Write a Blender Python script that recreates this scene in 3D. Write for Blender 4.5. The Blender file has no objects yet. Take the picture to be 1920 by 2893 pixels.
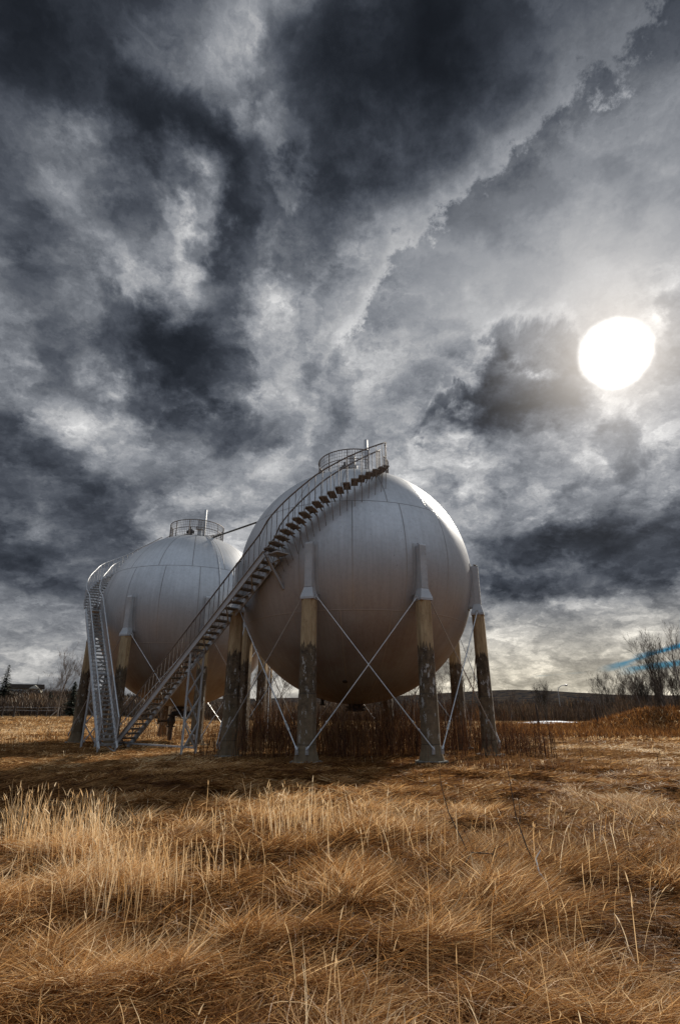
import bpy, math, random
import numpy as np
from math import radians as R, sin, cos, pi, sqrt
from mathutils import Vector, Matrix

random.seed(7)
rng = np.random.default_rng(11)
scn = bpy.context.scene
col = scn.collection

# ------------------------------------------------------------------ camera
PITCH = 0.3598; EYE = 1.455
cd = bpy.data.cameras.new('camera'); cam = bpy.data.objects.new('camera', cd); col.objects.link(cam)
cam.location = (0, 0, EYE); cam.rotation_euler = (pi/2 + PITCH, 0, 0)
cd.sensor_fit = 'VERTICAL'; cd.sensor_height = 24.0; cd.lens = 1506.0/2893*24.0
cd.clip_end = 12000; cd.clip_start = 0.05
scn.camera = cam
scn.view_settings.view_transform = 'Standard'; scn.view_settings.look = 'None'
scn.view_settings.exposure = 0.2; scn.view_settings.gamma = 1.0

# ------------------------------------------------------------------ helpers
class MB:
    def __init__(s): s.v = []; s.f = []; s.m = []
    def quadstrip(s, rings, close=True, caps=True):
        b = len(s.v); n = len(rings[0])
        for r in rings: s.v += [tuple(p) for p in r]
        for i in range(len(rings)-1):
            for j in range(n if close else n-1):
                k = (j+1) % n
                s.f.append((b+i*n+j, b+i*n+k, b+(i+1)*n+k, b+(i+1)*n+j))
        if caps and close:
            s.f.append(tuple(b+j for j in reversed(range(n))))
            e = b+(len(rings)-1)*n
            s.f.append(tuple(e+j for j in range(n)))
        return s
    def tube(s, pts, r, n=6, closed=False, r2=None):
        pts = [Vector(p) for p in pts]; rings = []; N = len(pts)
        up = None
        for i, p in enumerate(pts):
            if closed: t = pts[(i+1) % N]-pts[i-1]
            else: t = pts[min(i+1, N-1)]-pts[max(i-1, 0)]
            t.normalize()
            if up is None: up = Vector((0, 0, 1)) if abs(t.z) < .9 else Vector((1, 0, 0))
            a = t.cross(up).normalized(); b = a.cross(t).normalized(); up = b if abs(t.z) >= .9 else up
            if abs(up.dot(t)) > .95: up = b
            rr = r if r2 is None else r+(r2-r)*i/(N-1)
            rings.append([p+a*rr*cos(2*pi*j/n)+b*rr*sin(2*pi*j/n) for j in range(n)])
        if closed: rings.append(rings[0])
        return s.quadstrip(rings, caps=not closed)
    def bar(s, p, q, w, h, up=(0, 0, 1)):
        p = Vector(p); q = Vector(q); t = (q-p).normalized(); up = Vector(up)
        if abs(t.dot(up)) > .98: up = Vector((1, 0, 0))
        a = t.cross(up).normalized()*(w/2); b = a.cross(t).normalized()*(h/2)
        return s.quadstrip([[c-a-b, c+a-b, c+a+b, c-a+b] for c in (p, q)])
    def box(s, c, d, M=None):
        c = Vector(c); x, y, z = d[0]/2, d[1]/2, d[2]/2
        rings = []
        for zz in (-z, z):
            ring = [Vector((-x, -y, zz)), Vector((x, -y, zz)), Vector((x, y, zz)), Vector((-x, y, zz))]
            if M is not None: ring = [M @ v for v in ring]
            rings.append([c+v for v in ring])
        return s.quadstrip(rings)
    def lathe(s, prof, n=16, c=(0, 0, 0), ax=None):
        rings = []
        for (r_, z) in prof:
            ring = [Vector((r_*cos(2*pi*j/n), r_*sin(2*pi*j/n), z)) for j in range(n)]
            if ax is not None: ring = [ax @ v for v in ring]
            rings.append([Vector(c)+v for v in ring])
        return s.quadstrip(rings)
    def build(s, name, mat, parent=None, smooth=False, bevel=0):
        me = bpy.data.meshes.new(name); me.from_pydata(s.v, [], s.f)
        me.materials.append(mat)
        if smooth:
            me.polygons.foreach_set('use_smooth', [True]*len(me.polygons))
        me.update()
        o = bpy.data.objects.new(name, me); col.objects.link(o)
        if smooth == 'auto':
            try: me.set_sharp_from_angle(angle=R(40))
            except Exception: pass
        if bevel:
            b = o.modifiers.new('bevel', 'BEVEL'); b.width = bevel; b.segments = 2; b.limit_method = 'ANGLE'
        if parent is not None: o.parent = parent
        return o

def tag(o, label=None, cat=None, group=None, kind=None):
    if label: o['label'] = label
    if cat: o['category'] = cat
    if group: o['group'] = group
    if kind: o['kind'] = kind
    return o
def empty(name, loc=(0, 0, 0), rz=0):
    o = bpy.data.objects.new(name, None); col.objects.link(o); o.location = loc; o.rotation_euler = (0, 0, rz)
    o.empty_display_size = .2
    return o
def dup(o, parent=None):
    c = o.copy(); col.objects.link(c)
    if parent is not None: c.parent = parent
    for ch in list(o.children):
        g = ch.copy(); col.objects.link(g); g.parent = c
        for ch2 in list(ch.children):
            g2 = ch2.copy(); col.objects.link(g2); g2.parent = g
    return c

# lattice value noise -------------------------------------------------
def vn(x, y, seed=0):
    g = np.random.default_rng(1000+seed).random((256, 256))
    xi = np.floor(x).astype(int); yi = np.floor(y).astype(int)
    fx = x-xi; fy = y-yi; fx = fx*fx*(3-2*fx); fy = fy*fy*(3-2*fy)
    a = g[xi & 255, yi & 255]; b = g[(xi+1) & 255, yi & 255]
    c = g[xi & 255, (yi+1) & 255]; d = g[(xi+1) & 255, (yi+1) & 255]
    return (a*(1-fx)+b*fx)*(1-fy)+(c*(1-fx)+d*fx)*fy
def fbm(x, y, seed=0, o=4):
    s = 0; a = .5; t = 0
    for k in range(o):
        s = s+a*vn(x*2**k+17*k, y*2**k+9*k, seed+k); t += a; a *= .5
    return s/t
def sst(a, b, x):
    t = np.clip((x-a)/(b-a), 0, 1); return t*t*(3-2*t)

# ------------------------------------------------------------------ node helpers
class NT:
    def __init__(s, nt): s.nt = nt; s.L = nt.links
    def n(s, t, **k):
        nd = s.nt.nodes.new(t)
        for a, b in k.items(): setattr(nd, a, b)
        return nd
    def set(s, sock, v):
        if v is None: return
        if isinstance(v, bpy.types.NodeSocket): s.L.new(v, sock)
        else:
            try: sock.default_value = v
            except Exception: sock.default_value = (*v, 1)
    def math(s, op, a, b=None, c=None, clamp=False):
        nd = s.n('ShaderNodeMath', operation=op); nd.use_clamp = clamp
        s.set(nd.inputs[0], a); s.set(nd.inputs[1], b)
        if c is not None: s.set(nd.inputs[2], c)
        return nd.outputs[0]
    def vm(s, op, a, b=None, sc=None):
        nd = s.n('ShaderNodeVectorMath', operation=op)
        s.set(nd.inputs[0], a)
        if b is not None: s.set(nd.inputs[1], b)
        if sc is not None: s.set(nd.inputs['Scale'], sc)
        return nd.outputs['Value'] if op in ('DOT_PRODUCT', 'LENGTH') else nd.outputs[0]
    def mr(s, v, a, b, c=0., d=1., kind='LINEAR'):
        nd = s.n('ShaderNodeMapRange', interpolation_type=kind)
        s.set(nd.inputs[0], v); s.set(nd.inputs[1], a); s.set(nd.inputs[2], b); s.set(nd.inputs[3], c); s.set(nd.inputs[4], d)
        return nd.outputs[0]
    def noise(s, vec, scale, detail=4., rough=.55, lac=2., dist=0., col=False):
        nd = s.n('ShaderNodeTexNoise')
        s.set(nd.inputs['Vector'], vec); nd.inputs['Scale'].default_value = scale; nd.inputs['Detail'].default_value = detail
        nd.inputs['Roughness'].default_value = rough; nd.inputs['Lacunarity'].default_value = lac; nd.inputs['Distortion'].default_value = dist
        return nd.outputs[1] if col else nd.outputs[0]
    def ramp(s, v, stops, interp='LINEAR'):
        nd = s.n('ShaderNodeValToRGB'); cr = nd.color_ramp; cr.interpolation = interp
        while len(cr.elements) > 1: cr.elements.remove(cr.elements[-1])
        cr.elements[0].position = stops[0][0]
        for i, (p, c) in enumerate(stops):
            e = cr.elements[0] if i == 0 else cr.elements.new(p)
            c = (c, c, c) if isinstance(c, (int, float)) else c
            e.color = (*c[:3], 1)
        s.set(nd.inputs[0], v); return nd.outputs[0]
    def mix(s, f, a, b, blend='MIX'):
        nd = s.n('ShaderNodeMix', data_type='RGBA', blend_type=blend)
        s.set(nd.inputs[0], f); s.set(nd.inputs[6], a if isinstance(a, bpy.types.NodeSocket) else (*a[:3], 1))
        s.set(nd.inputs[7], b if isinstance(b, bpy.types.NodeSocket) else (*b[:3], 1))
        return nd.outputs[2]
    def sep(s, v):
        nd = s.n('ShaderNodeSeparateXYZ'); s.set(nd.inputs[0], v); return nd.outputs
    def comb(s, x, y, z):
        nd = s.n('ShaderNodeCombineXYZ'); s.set(nd.inputs[0], x); s.set(nd.inputs[1], y); s.set(nd.inputs[2], z); return nd.outputs[0]
def newmat(name):
    m = bpy.data.materials.new(name); m.use_nodes = True; nt = m.node_tree
    for x in list(nt.nodes): nt.nodes.remove(x)
    T = NT(nt); out = T.n('ShaderNodeOutputMaterial'); return m, T, out
def principled(T, out, colr, rough=.6, metal=0., bump=None, bs=.3, bd=.02, spec=.5):
    p = T.n('ShaderNodeBsdfPrincipled'); T.set(p.inputs['Base Color'], colr if isinstance(colr, bpy.types.NodeSocket) else (*colr[:3], 1))
    T.set(p.inputs['Roughness'], rough); T.set(p.inputs['Metallic'], metal); p.inputs['Specular IOR Level'].default_value = spec
    if bump is not None:
        b = T.n('ShaderNodeBump'); b.inputs['Strength'].default_value = bs; b.inputs['Distance'].default_value = bd
        T.set(b.inputs['Height'], bump); T.L.new(b.outputs[0], p.inputs['Normal'])
    T.L.new(p.outputs[0], out.inputs[0]); return p
def simple(name, c1, c2, scale=3., rough=.6, metal=0., bs=.2, spec=.5, obj=True):
    m, T, out = newmat(name)
    tc = T.n('ShaderNodeTexCoord').outputs['Object' if obj else 'Generated']
    n = T.noise(tc, scale, 6, .65)
    principled(T, out, T.mix(T.mr(n, .35, .65), c1, c2), rough, metal, n, bs, .02, spec); return m

# ------------------------------------------------------------------ world sky
SUN_AZ, SUN_EL = 31.96, 32.78
SUND = Vector((sin(R(SUN_AZ))*cos(R(SUN_EL)), cos(R(SUN_AZ))*cos(R(SUN_EL)), sin(R(SUN_EL))))
BACK = 160           # made-up brightness of unseen sky behind the viewer, lights the tank fronts (display 0-255)
AZ = [-50, -45, -40, -35, -30, -25, -20, -15, -10, -5, 0, 5, 10, 15, 20, 25, 30, 35, 40, 45, 50]
SKY = {
 66: [25, 25, 30, 38, 50, 62, 85, 105, 125, 88, 45, 52, 38, 20, 24, 30, 40, 55, 60, 60, 60],
 60: [22, 22, 32, 42, 60, 85, 118, 128, 74, 55, 40, 42, 34, 24, 26, 40, 52, 72, 70, 55, 60],
 54: [28, 28, 42, 42, 34, 32, 40, 42, 70, 50, 42, 48, 66, 44, 58, 72, 84, 72, 76, 68, 65],
 48: [50, 55, 85, 112, 72, 100, 155, 62, 92, 86, 82, 96, 104, 98, 108, 116, 122, 120, 118, 108, 100],
 42: [70, 75, 78, 98, 122, 108, 138, 76, 134, 155, 138, 134, 138, 144, 152, 158, 164, 162, 155, 130, 120],
 37: [110, 110, 112, 92, 96, 48, 48, 84, 150, 138, 150, 164, 170, 174, 174, 170, 160, 160, 150, 130, 120],
 32: [105, 105, 105, 110, 122, 80, 52, 62, 128, 150, 128, 164, 140, 66, 62, 84, 140, 140, 110, 100, 100],
 28: [135, 135, 130, 140, 152, 142, 98, 104, 92, 150, 160, 175, 168, 118, 114, 136, 140, 112, 120, 110, 100],
 24: [70, 70, 70, 70, 112, 142, 125, 140, 166, 160, 165, 165, 160, 154, 122, 152, 134, 130, 120, 110, 100],
 20: [75, 75, 75, 75, 72, 84, 98, 150, 160, 150, 150, 150, 150, 154, 150, 112, 124, 130, 130, 120, 110],
 16: [60, 60, 60, 60, 84, 82, 138, 150, 140, 140, 140, 140, 136, 126, 96, 54, 60, 58, 60, 60, 60],
 12: [80, 80, 80, 80, 66, 98, 126, 130, 130, 130, 130, 120, 100, 68, 80, 90, 72, 86, 90, 90, 90],
 9:  [110, 110, 110, 110, 112, 116, 120, 120, 120, 120, 120, 120, 116, 136, 152, 165, 150, 160, 150, 150, 150],
 6:  [135, 135, 135, 135, 136, 140, 130, 130, 140, 150, 150, 155, 160, 175, 182, 182, 172, 170, 165, 160, 160],
 4:  [130, 130, 130, 130, 130, 125, 130, 140, 150, 155, 160, 165, 175, 185, 176, 170, 168, 168, 165, 160, 160],
 2:  [110, 110, 110, 110, 110, 120, 130, 140, 150, 155, 165, 175, 185, 190, 168, 164, 185, 185, 180, 170, 170],
}
CLOUDS = [
 (19.5, 30.2, 7.5, 3.2, 10, .30), (24.2, 33.6, 2.8, 2.6, 60, .36), (12, 30.4, 4.5, 1.2, 0, .55), (32.5, 24.8, 3.6, 3.0, 20, .52), (41, 33, 2.5, 5, 0, .5), (24, 27, 5, 1.2, 10, .7),
 (-20.6, 46.8, 2.2, 5.5, 8, 1.45), (-25.5, 41.5, 5.0, 3.2, -10, 1.4), (-7, 54.6, 3.0, 2.2, 0, 2.3), (-26, 54.5, 7.5, 2.6, -36, .52), (-15, 52, 5, 3, 0, .75),
 (-20, 35, 6, 4.0, -25, .55), (-35, 45.5, 3.0, 4.5, 10, 1.4), (-15, 47, 2.0, 5, 0, .68), (-12, 60, 3.0, 5, 20, 1.5), (-29, 33, 6, 2.2, -35, 1.35), (7, 61, 7, 4, 0, .55), (12, 57, 7, 4, 20, .62), (8, 51.5, 3.5, 4, -10, .6), (0, 49, 4, 4, 0, .85),
 (-32, 28.5, 6, 1.8, -20, 1.25), (-26, 38, 3, 1.8, 0, .7), (-38, 40, 3, 2, 0, .7), (-34, 33, 3, 2.5, 0, .8), (-22, 27, 5, 1.4, -10, 1.2), (-14, 29, 3.5, 2.5, -20, .62),
 (27, 15.4, 10, 1.8, 4, .5), (20, 11.6, 6.5, 1.1, 0, .52), (18, 15.2, 3, 1.5, 0, .65), (20.5, 13.4, 4.2, .6, 5, 1.55), (30, 11.5, 4, .8, 0, .75), (-31, 22, 6, 2.2, -15, .6), (-24, 18, 4, 1.5, -10, .65), (-34, 12.8, 5, 1.0, 0, .6), (-30, 15.5, 4, 1., -5, 1.4),
 (-8.5, 40, 2.4, 4.5, 10, 1.45), (-5, 34, 3.5, 2.0, -30, 1.3), (-13, 33, 1.6, 3.5, 15, .6), (-2.5, 36.5, 2.2, 2.6, 0, .68), (-25, 30.5, 4.5, 1.4, -30, 1.35), (-30, 25.2, 3.5, 1.2, -20, 1.35), (-17, 22.5, 3, 1.2, -15, 1.3), (3, 45, 3, 1.6, 0, 1.15),
 (24, 20.5, 4, 1., 10, .7), (14, 21.5, 3, 1., 0, .7),
]
def lin(v):
    v = v/255.; return v/12.92 if v <= .04045 else ((v+.055)/1.055)**2.4
world = bpy.data.worlds.new('World'); scn.world = world; world.use_nodes = True
wt = world.node_tree
for x in list(wt.nodes): wt.nodes.remove(x)
W = NT(wt)
dirv = W.vm('NORMALIZE', W.n('ShaderNodeTexCoord').outputs['Generated'])
dx, dy, dz = W.sep(dirv)
dzc = W.math('MAXIMUM', dz, 0.0)
den = W.math('ADD', dzc, .38)
P = W.comb(W.math('DIVIDE', dx, den), W.math('DIVIDE', dy, den), 0.37)
wn = W.noise(P, 4.2, 7, .64, col=True)
wnx, wny, wnz = W.sep(wn)
el0 = W.math('MULTIPLY', W.math('ARCSINE', dz), 180/pi)
az0 = W.math('MULTIPLY', W.math('ARCTAN2', dx, dy), 180/pi)
flat = W.mr(el0, 0., 30., .12, 1.)
az1 = W.math('ADD', az0, W.math('MULTIPLY', W.math('SUBTRACT', wnx, .5), 26.))
el1 = W.math('ADD', el0, W.math('MULTIPLY', W.math('MULTIPLY', W.math('SUBTRACT', wny, .5), 24.), flat))
azn = W.mr(az1, -75., 75.)
wf = W.noise(dirv, 7., 7, .60, col=True, dist=.3); wfx, wfy, wfz = W.sep(wf)
az2 = W.math('ADD', az0, W.math('MULTIPLY', W.math('SUBTRACT', wfx, .5), 27.)); el2 = W.math('ADD', el0, W.math('MULTIPLY', W.math('SUBTRACT', wfy, .5), W.mr(el0, 5., 30., 5., 18.)))
rows = sorted(SKY)
cur = None
for i, e in enumerate(rows):
    back = lin(205 if e > 30 else (135 if e > 12 else 65))  # unseen rear sky, made bright above and dim low to shade the tanks
    st = [(0., back)] + [((a+75)/150., lin(v)) for a, v in zip(AZ, SKY[e])] + [(1., back)]
    r_ = W.ramp(azn, st, 'EASE')
    cur = r_ if cur is None else W.mix(W.mr(el1, rows[i-1], e, kind='SMOOTHSTEP'), cur, r_)
cur = W.mix(W.mr(el1, 66., 86.), cur, (lin(185),)*3)
lum = W.sep(cur)[0]
# single cloud masses: azimuth, elevation, half sizes, turn, strength (factor at the core)
for a_, e_, rx_, ry_, th_, k_ in CLOUDS:
    ct, sn_ = cos(R(th_)), sin(R(th_)); ce = cos(R(e_))
    u0 = W.math('MULTIPLY', W.math('SUBTRACT', az2, a_), ce); v0 = W.math('SUBTRACT', el2, e_)
    uu = W.math('ADD', W.math('MULTIPLY', u0, ct/rx_), W.math('MULTIPLY', v0, sn_/rx_))
    vv = W.math('ADD', W.math('MULTIPLY', u0, -sn_/ry_), W.math('MULTIPLY', v0, ct/ry_))
    rr_ = W.math('SQRT', W.math('ADD', W.math('MULTIPLY', uu, uu), W.math('MULTIPLY', vv, vv)))
    lum = W.math('MULTIPLY', lum, W.mr(rr_, 1.25, .5, 1., k_, 'SMOOTHSTEP'))
    if k_ < .6 and e_ > 16: lum = W.math('MULTIPLY', lum, W.math('ADD', 1., W.math('MULTIPLY', W.mr(rr_, .8, 1.25, 0., .22, 'SMOOTHSTEP'), W.mr(rr_, 1.25, 1.8, 1., 0., 'SMOOTHSTEP'))))
# finer cloud relief
nb = W.noise(W.vm('ADD', P, W.vm('SCALE', wn, sc=.45)), 7.5, 6, .62)
nb2 = W.noise(W.vm('ADD', P, (3.1, 7.7, 1.2)), 3.4, 5, .5, dist=.6)
bil = W.math('ABSOLUTE', W.math('SUBTRACT', W.math('MULTIPLY', W.noise(W.vm('ADD', P, W.vm('SCALE', wn, sc=.3)), 5.2, 6, .5), 2.), 1.))
smoothz = W.math('MULTIPLY', W.math('MULTIPLY', W.mr(az0, 4., 14., kind='SMOOTHSTEP'), W.mr(el0, 34., 40., kind='SMOOTHSTEP')), W.mr(el0, 46., 53., 1., .2, kind='SMOOTHSTEP'))
amp = W.mr(smoothz, 0., 1., 1.7, .45)
rel = W.math('POWER', 2.0, W.math('MULTIPLY', W.math('SUBTRACT', W.math('ADD', W.math('ADD', W.math('MULTIPLY', nb, .52), W.math('MULTIPLY', bil, .16)), W.math('MULTIPLY', nb2, .42)), .5), W.math('MULTIPLY', amp, 4.9)))
lum = W.math('MULTIPLY', lum, rel)
# long bright cloud edge running up to the right: a great circle of the sky
def sdir(az, el): return Vector((sin(R(az))*cos(R(el)), cos(R(az))*cos(R(el)), sin(R(el))))
ea, eb = sdir(-1.5, 41.6), sdir(35, 56.1)
en = ea.cross(eb).normalized()
if en.dot(sdir(-20, 60)) < 0: en = -en
along = (ea+eb).normalized()
t_ = W.vm('DOT_PRODUCT', dirv, tuple(en))
wn2 = W.noise(dirv, 6.2, 8, .68)
t_ = W.math('ADD', t_, W.math('MULTIPLY', W.math('SUBTRACT', wn2, .5), .34))
t_ = W.math('SUBTRACT', W.math('ADD', t_, W.math('MULTIPLY', W.math('SUBTRACT', W.noise(dirv, 2.3, 2, .5), .5), .12)), -.028)
edge = W.math('MULTIPLY', W.mr(t_, -.010, .018, kind='SMOOTHSTEP'), W.math('POWER', W.mr(t_, .004, .19, 1., 0.), 2.2))
edge = W.math('MULTIPLY', edge, W.mr(W.vm('DOT_PRODUCT', dirv, tuple(along)), .86, .96, kind='SMOOTHSTEP'))
edge = W.math('MULTIPLY', edge, W.mr(wnz, .35, .65, .15, 1.35))
edge = W.math('MULTIPLY', edge, W.math('MULTIPLY', W.mr(az0, -5., 2., kind='SMOOTHSTEP'), W.mr(el0, 60., 52., .25, 1.)))
lum = W.math('ADD', lum, W.math('MULTIPLY', edge, W.mr(el0, 38., 60., .36, .17)))
# colour from brightness: dark cloud is slate blue, bright cloud neutral, low sky warm on the right
tone = W.ramp(lum, [(0., (.80, .98, 1.34)), (.03, (.84, .98, 1.27)), (.12, (.91, .99, 1.14)), (.35, (.98, 1., 1.04)), (.6, (1., 1., 1.))])
tone = W.mix(W.mr(W.math('ABSOLUTE', az0), 60., 90.), tone, (.82, .98, 1.20))  # unseen side and rear sky made bluer to cool the tank fronts
warm = W.math('MULTIPLY', W.mr(el0, 1., 13., 1., 0., kind='SMOOTHSTEP'), W.mr(az0, -20., 12., .25, 1.))
tone = W.mix(warm, tone, (1.10, 1.0, .80))
sdot = W.math('ARCCOSINE', W.math('MINIMUM', W.vm('DOT_PRODUCT', dirv, tuple(SUND)), 1.))
sang = W.math('MULTIPLY', sdot, 180/pi)
glow = W.math('POWER', W.mr(sang, 2.6, 15., 1., 0.), 2.6)
lum = W.math('ADD', W.math('MULTIPLY', lum, W.mr(sang, 2.5, 8., .62, 1., 'SMOOTHSTEP')), .0075)
cloudc = W.vm('SCALE', tone, sc=lum)
gcol = W.vm('SCALE', (1.0, .91, .81), sc=W.math('ADD', W.math('MULTIPLY', glow, .52), W.math('MULTIPLY', W.math('POWER', W.mr(sang, 2.6, 26., 1., 0.), 2.), .06)))
cloudc = W.vm('ADD', cloudc, gcol)
wob = W.math('ADD', sang, W.math('MULTIPLY', W.math('SUBTRACT', W.math('ADD', W.math('MULTIPLY', wn2, .6), W.math('MULTIPLY', wfx, .4)), .5), 2.6))
disc = W.mr(wob, 2.1, 3.4, 1., 0., kind='SMOOTHSTEP')
cloudc = W.mix(disc, cloudc, (2.2, 2.15, 2.05))
# clear streaks low on the right show blue sky (Nishita)
sky = W.n('ShaderNodeTexSky', sky_type='NISHITA'); sky.sun_disc = False
sky.sun_elevation = R(SUN_EL); sky.sun_rotation = R(SUN_AZ)
skyc = W.mix(1., W.vm('SCALE', sky.outputs[0], sc=.10), (.020, .125, .25), 'MULTIPLY')

def streak(a0_, e0_, slope, w, lo, hi):
    c_ = W.math('ABSOLUTE', W.math('SUBTRACT', W.math('SUBTRACT', el0, e0_), W.math('MULTIPLY', W.math('SUBTRACT', az0, a0_), slope)))
    c_ = W.math('ADD', c_, W.math('MULTIPLY', W.math('SUBTRACT', W.math('ADD', W.math('MULTIPLY', sn, .5), W.math('MULTIPLY', wfx, .5)), .5), 1.9))
    return W.math('MULTIPLY', W.mr(c_, w, 0., kind='SMOOTHSTEP'), W.mr(az0, lo, hi, kind='SMOOTHSTEP'))
sn = W.noise(W.comb(W.math('MULTIPLY', az0, .06), W.math('ADD', W.math('MULTIPLY', el0, .75), W.math('MULTIPLY', az0, -.035)), 4.1), 1.0, 4, .5, dist=.3)
msk = W.math('MAXIMUM', streak(30, 5.05, .27, .42, 24.5, 28.), W.math('MULTIPLY', streak(29, 3.85, .12, .34, 26, 28.5), .8))
msk = W.math('MAXIMUM', msk, W.math('MULTIPLY', streak(21, 3.4, .05, .25, 18.5, 20.5), W.mr(az0, 24., 21., .0, .5)))
cloudc = W.mix(msk, cloudc, skyc)
gnd = W.mr(dz, -.02, 0.0, 0., 1.)
cloudc = W.mix(gnd, (.12, .09, .06), cloudc)
bg = W.n('ShaderNodeBackground'); W.L.new(cloudc, bg.inputs[0]); bg.inputs[1].default_value = 1.0
wo = W.n('ShaderNodeOutputWorld'); W.L.new(bg.outputs[0], wo.inputs[0])
world.cycles.sampling_method = 'MANUAL'; world.cycles.sample_map_resolution = 512

sl = bpy.data.lights.new('sun', 'SUN'); sl.energy = 5.0; sl.angle = R(3.5); sl.color = (1.0, .93, .82)
so = bpy.data.objects.new('sun', sl); col.objects.link(so)
so.rotation_euler = SUND.to_track_quat('Z', 'Y').to_euler()

# ------------------------------------------------------------------ materials
def mat_shell(name, off_low, off_up):
    m, T, out = newmat(name)
    tc = T.n('ShaderNodeTexCoord').outputs['Object']
    x, y, z = T.sep(tc)
    lat = T.math('MULTIPLY', T.math('ARCSINE', T.math('DIVIDE', z, T.vm('LENGTH', tc))), 180/pi)
    phi = T.math('MULTIPLY', T.math('ARCTAN2', x, T.math('MULTIPLY', y, -1.)), 180/pi)
    hr = T.math('MAXIMUM', T.math('SQRT', T.math('ADD', T.math('MULTIPLY', x, x), T.math('MULTIPLY', y, y))), .01)
    def latline(l, w):
        return T.mr(T.math('ABSOLUTE', T.math('SUBTRACT', lat, l)), w*.3, w, 1., 0.)
    def lonline(off, w):
        a = T.math('ABSOLUTE', T.math('SUBTRACT', T.math('FLOORED_MODULO', T.math('ADD', phi, 360.-off+11.25), 22.5), 11.25))
        d = T.math('MULTIPLY', T.math('MULTIPLY', a, pi/180), hr)
        return T.mr(d, w*.3, w, 1., 0.)
    W1 = .32
    la = T.math('MAXIMUM', latline(24.5, W1), latline(-23.5, W1))
    la = T.math('MAXIMUM', la, latline(68, W1)); la = T.math('MAXIMUM', la, latline(-68, W1))
    up = T.math('GREATER_THAN', lat, 24.5); lo = T.math('LESS_THAN', lat, -23.5)
    mid = T.math('SUBTRACT', 1., T.math('MAXIMUM', up, lo))
    lon = T.math('MAXIMUM', T.math('MULTIPLY', lonline(off_low, .034), mid), T.math('MULTIPLY', lonline(off_up, .034), T.math('MAXIMUM', up, lo)))
    seam = T.math('MAXIMUM', la, lon)
    # panels differ slightly, streaks of run-off, blotchy weathering
    big = T.noise(tc, .55, 5, .6); fine = T.noise(tc, 9., 5, .7)
    st = T.noise(T.comb(T.math('MULTIPLY', phi, .55), T.math('MULTIPLY', lat, .035), 3.), 1., 6, .7)
    spots = T.math('MULTIPLY', T.mr(T.noise(T.comb(T.math('MULTIPLY', phi, 1.1), T.math('MULTIPLY', lat, .28), 9.), 1.6, 4, .6), .66, .72), T.mr(big, .42, .60))
    f = T.math('ADD', T.math('MULTIPLY', big, .5), T.math('MULTIPLY', st, .5))
    c = T.mix(T.mr(f, .34, .66), (.36, .365, .375), (.52, .525, .535))
    c = T.mix(T.math('MULTIPLY', T.mr(fine, .45, .75), .25), c, (.27, .255, .24))
    c = T.mix(T.math('MULTIPLY', spots, .75), c, (.07, .065, .06))
    rust_shade = T.math('MULTIPLY', T.mr(lat, 5., -50.), T.mr(big, .38, .62))
    c = T.mix(T.math('MULTIPLY', rust_shade, .65), c, (.19, .115, .068))  # rust stain plus brown underside shade painted into the shell colour
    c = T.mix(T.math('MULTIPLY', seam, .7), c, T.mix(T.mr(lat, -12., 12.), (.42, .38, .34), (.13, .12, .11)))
    rg = T.mr(fine, .3, .7, .44, .58)
    dent = T.noise(tc, .9, 2, .4)
    h = T.math('ADD', T.math('MULTIPLY', seam, .35), T.math('ADD', T.math('MULTIPLY', fine, .06), T.math('MULTIPLY', dent, .9)))
    principled(T, out, c, rg, .50, h, .35, .05)
    return m
m_shell1 = mat_shell('aluminium_paint_near', -2.3, 14.5)
m_shell2 = mat_shell('aluminium_paint_far', -2.3, -7.8)

def mat_concrete():
    m, T, out = newmat('weathered_concrete')
    tc = T.n('ShaderNodeTexCoord').outputs['Object']; x, y, z = T.sep(tc)
    rnd = T.n('ShaderNodeObjectInfo').outputs['Random']
    off = T.comb(T.math('MULTIPLY', rnd, 37.), T.math('MULTIPLY', rnd, 11.), 0.)
    tcv = T.vm('ADD', tc, off)
    n1 = T.noise(tcv, 5., 6, .7); n2 = T.noise(T.vm('MULTIPLY', tcv, (1., 1., .16)), 9., 5, .7); n3 = T.noise(tcv, 28., 4, .6)
    clean = T.mix(T.mr(n2, .35, .65), (.27, .185, .098), (.45, .335, .195))
    clean = T.mix(T.math('MULTIPLY', T.mr(n1, .55, .7), .6), clean, (.17, .11, .06))
    dark = T.mix(T.mr(n1, .35, .65), (.048, .034, .022), (.155, .110, .066))
    jag = T.math('ADD', z, T.math('MULTIPLY', T.math('SUBTRACT', T.noise(T.vm('MULTIPLY', tcv, (1., 1., .12)), 14., 3, .6), .5), .9))
    k = T.mr(jag, 3.53, 3.57)
    dk2 = T.mix(T.mr(z, .9, 2.2), T.mix(T.mr(n1, .3, .7), (.115, .080, .046), (.20, .145, .088)), dark)
    flake = T.math('MULTIPLY', T.mr(T.noise(T.vm('MULTIPLY', tcv, (1., 1., .35)), 6.5, 5, .75), .585, .60), T.math('MULTIPLY', T.mr(z, .4, 1.), T.mr(jag, 3.35, 3.45, 1., 0.)))
    dk2 = T.mix(flake, dk2, T.mix(n3, (.30, .28, .25), (.52, .50, .46)))
    joint = T.math('MAXIMUM', T.mr(T.math('ABSOLUTE', T.math('SUBTRACT', z, 2.02)), .008, .02, 1., 0.), T.mr(T.math('ABSOLUTE', T.math('SUBTRACT', z, .52)), .008, .02, 1., 0.))
    c = T.mix(k, dk2, clean)
    c = T.mix(T.math('MULTIPLY', joint, .6), c, (.03, .025, .02))
    h = T.math('ADD', T.math('MULTIPLY', n3, .3), T.math('ADD', T.math('MULTIPLY', n2, .4), T.math('MULTIPLY', flake, .3)))
    principled(T, out, c, .88, 0, h, .5, .03, .3); return m
m_conc = mat_concrete()
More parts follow.
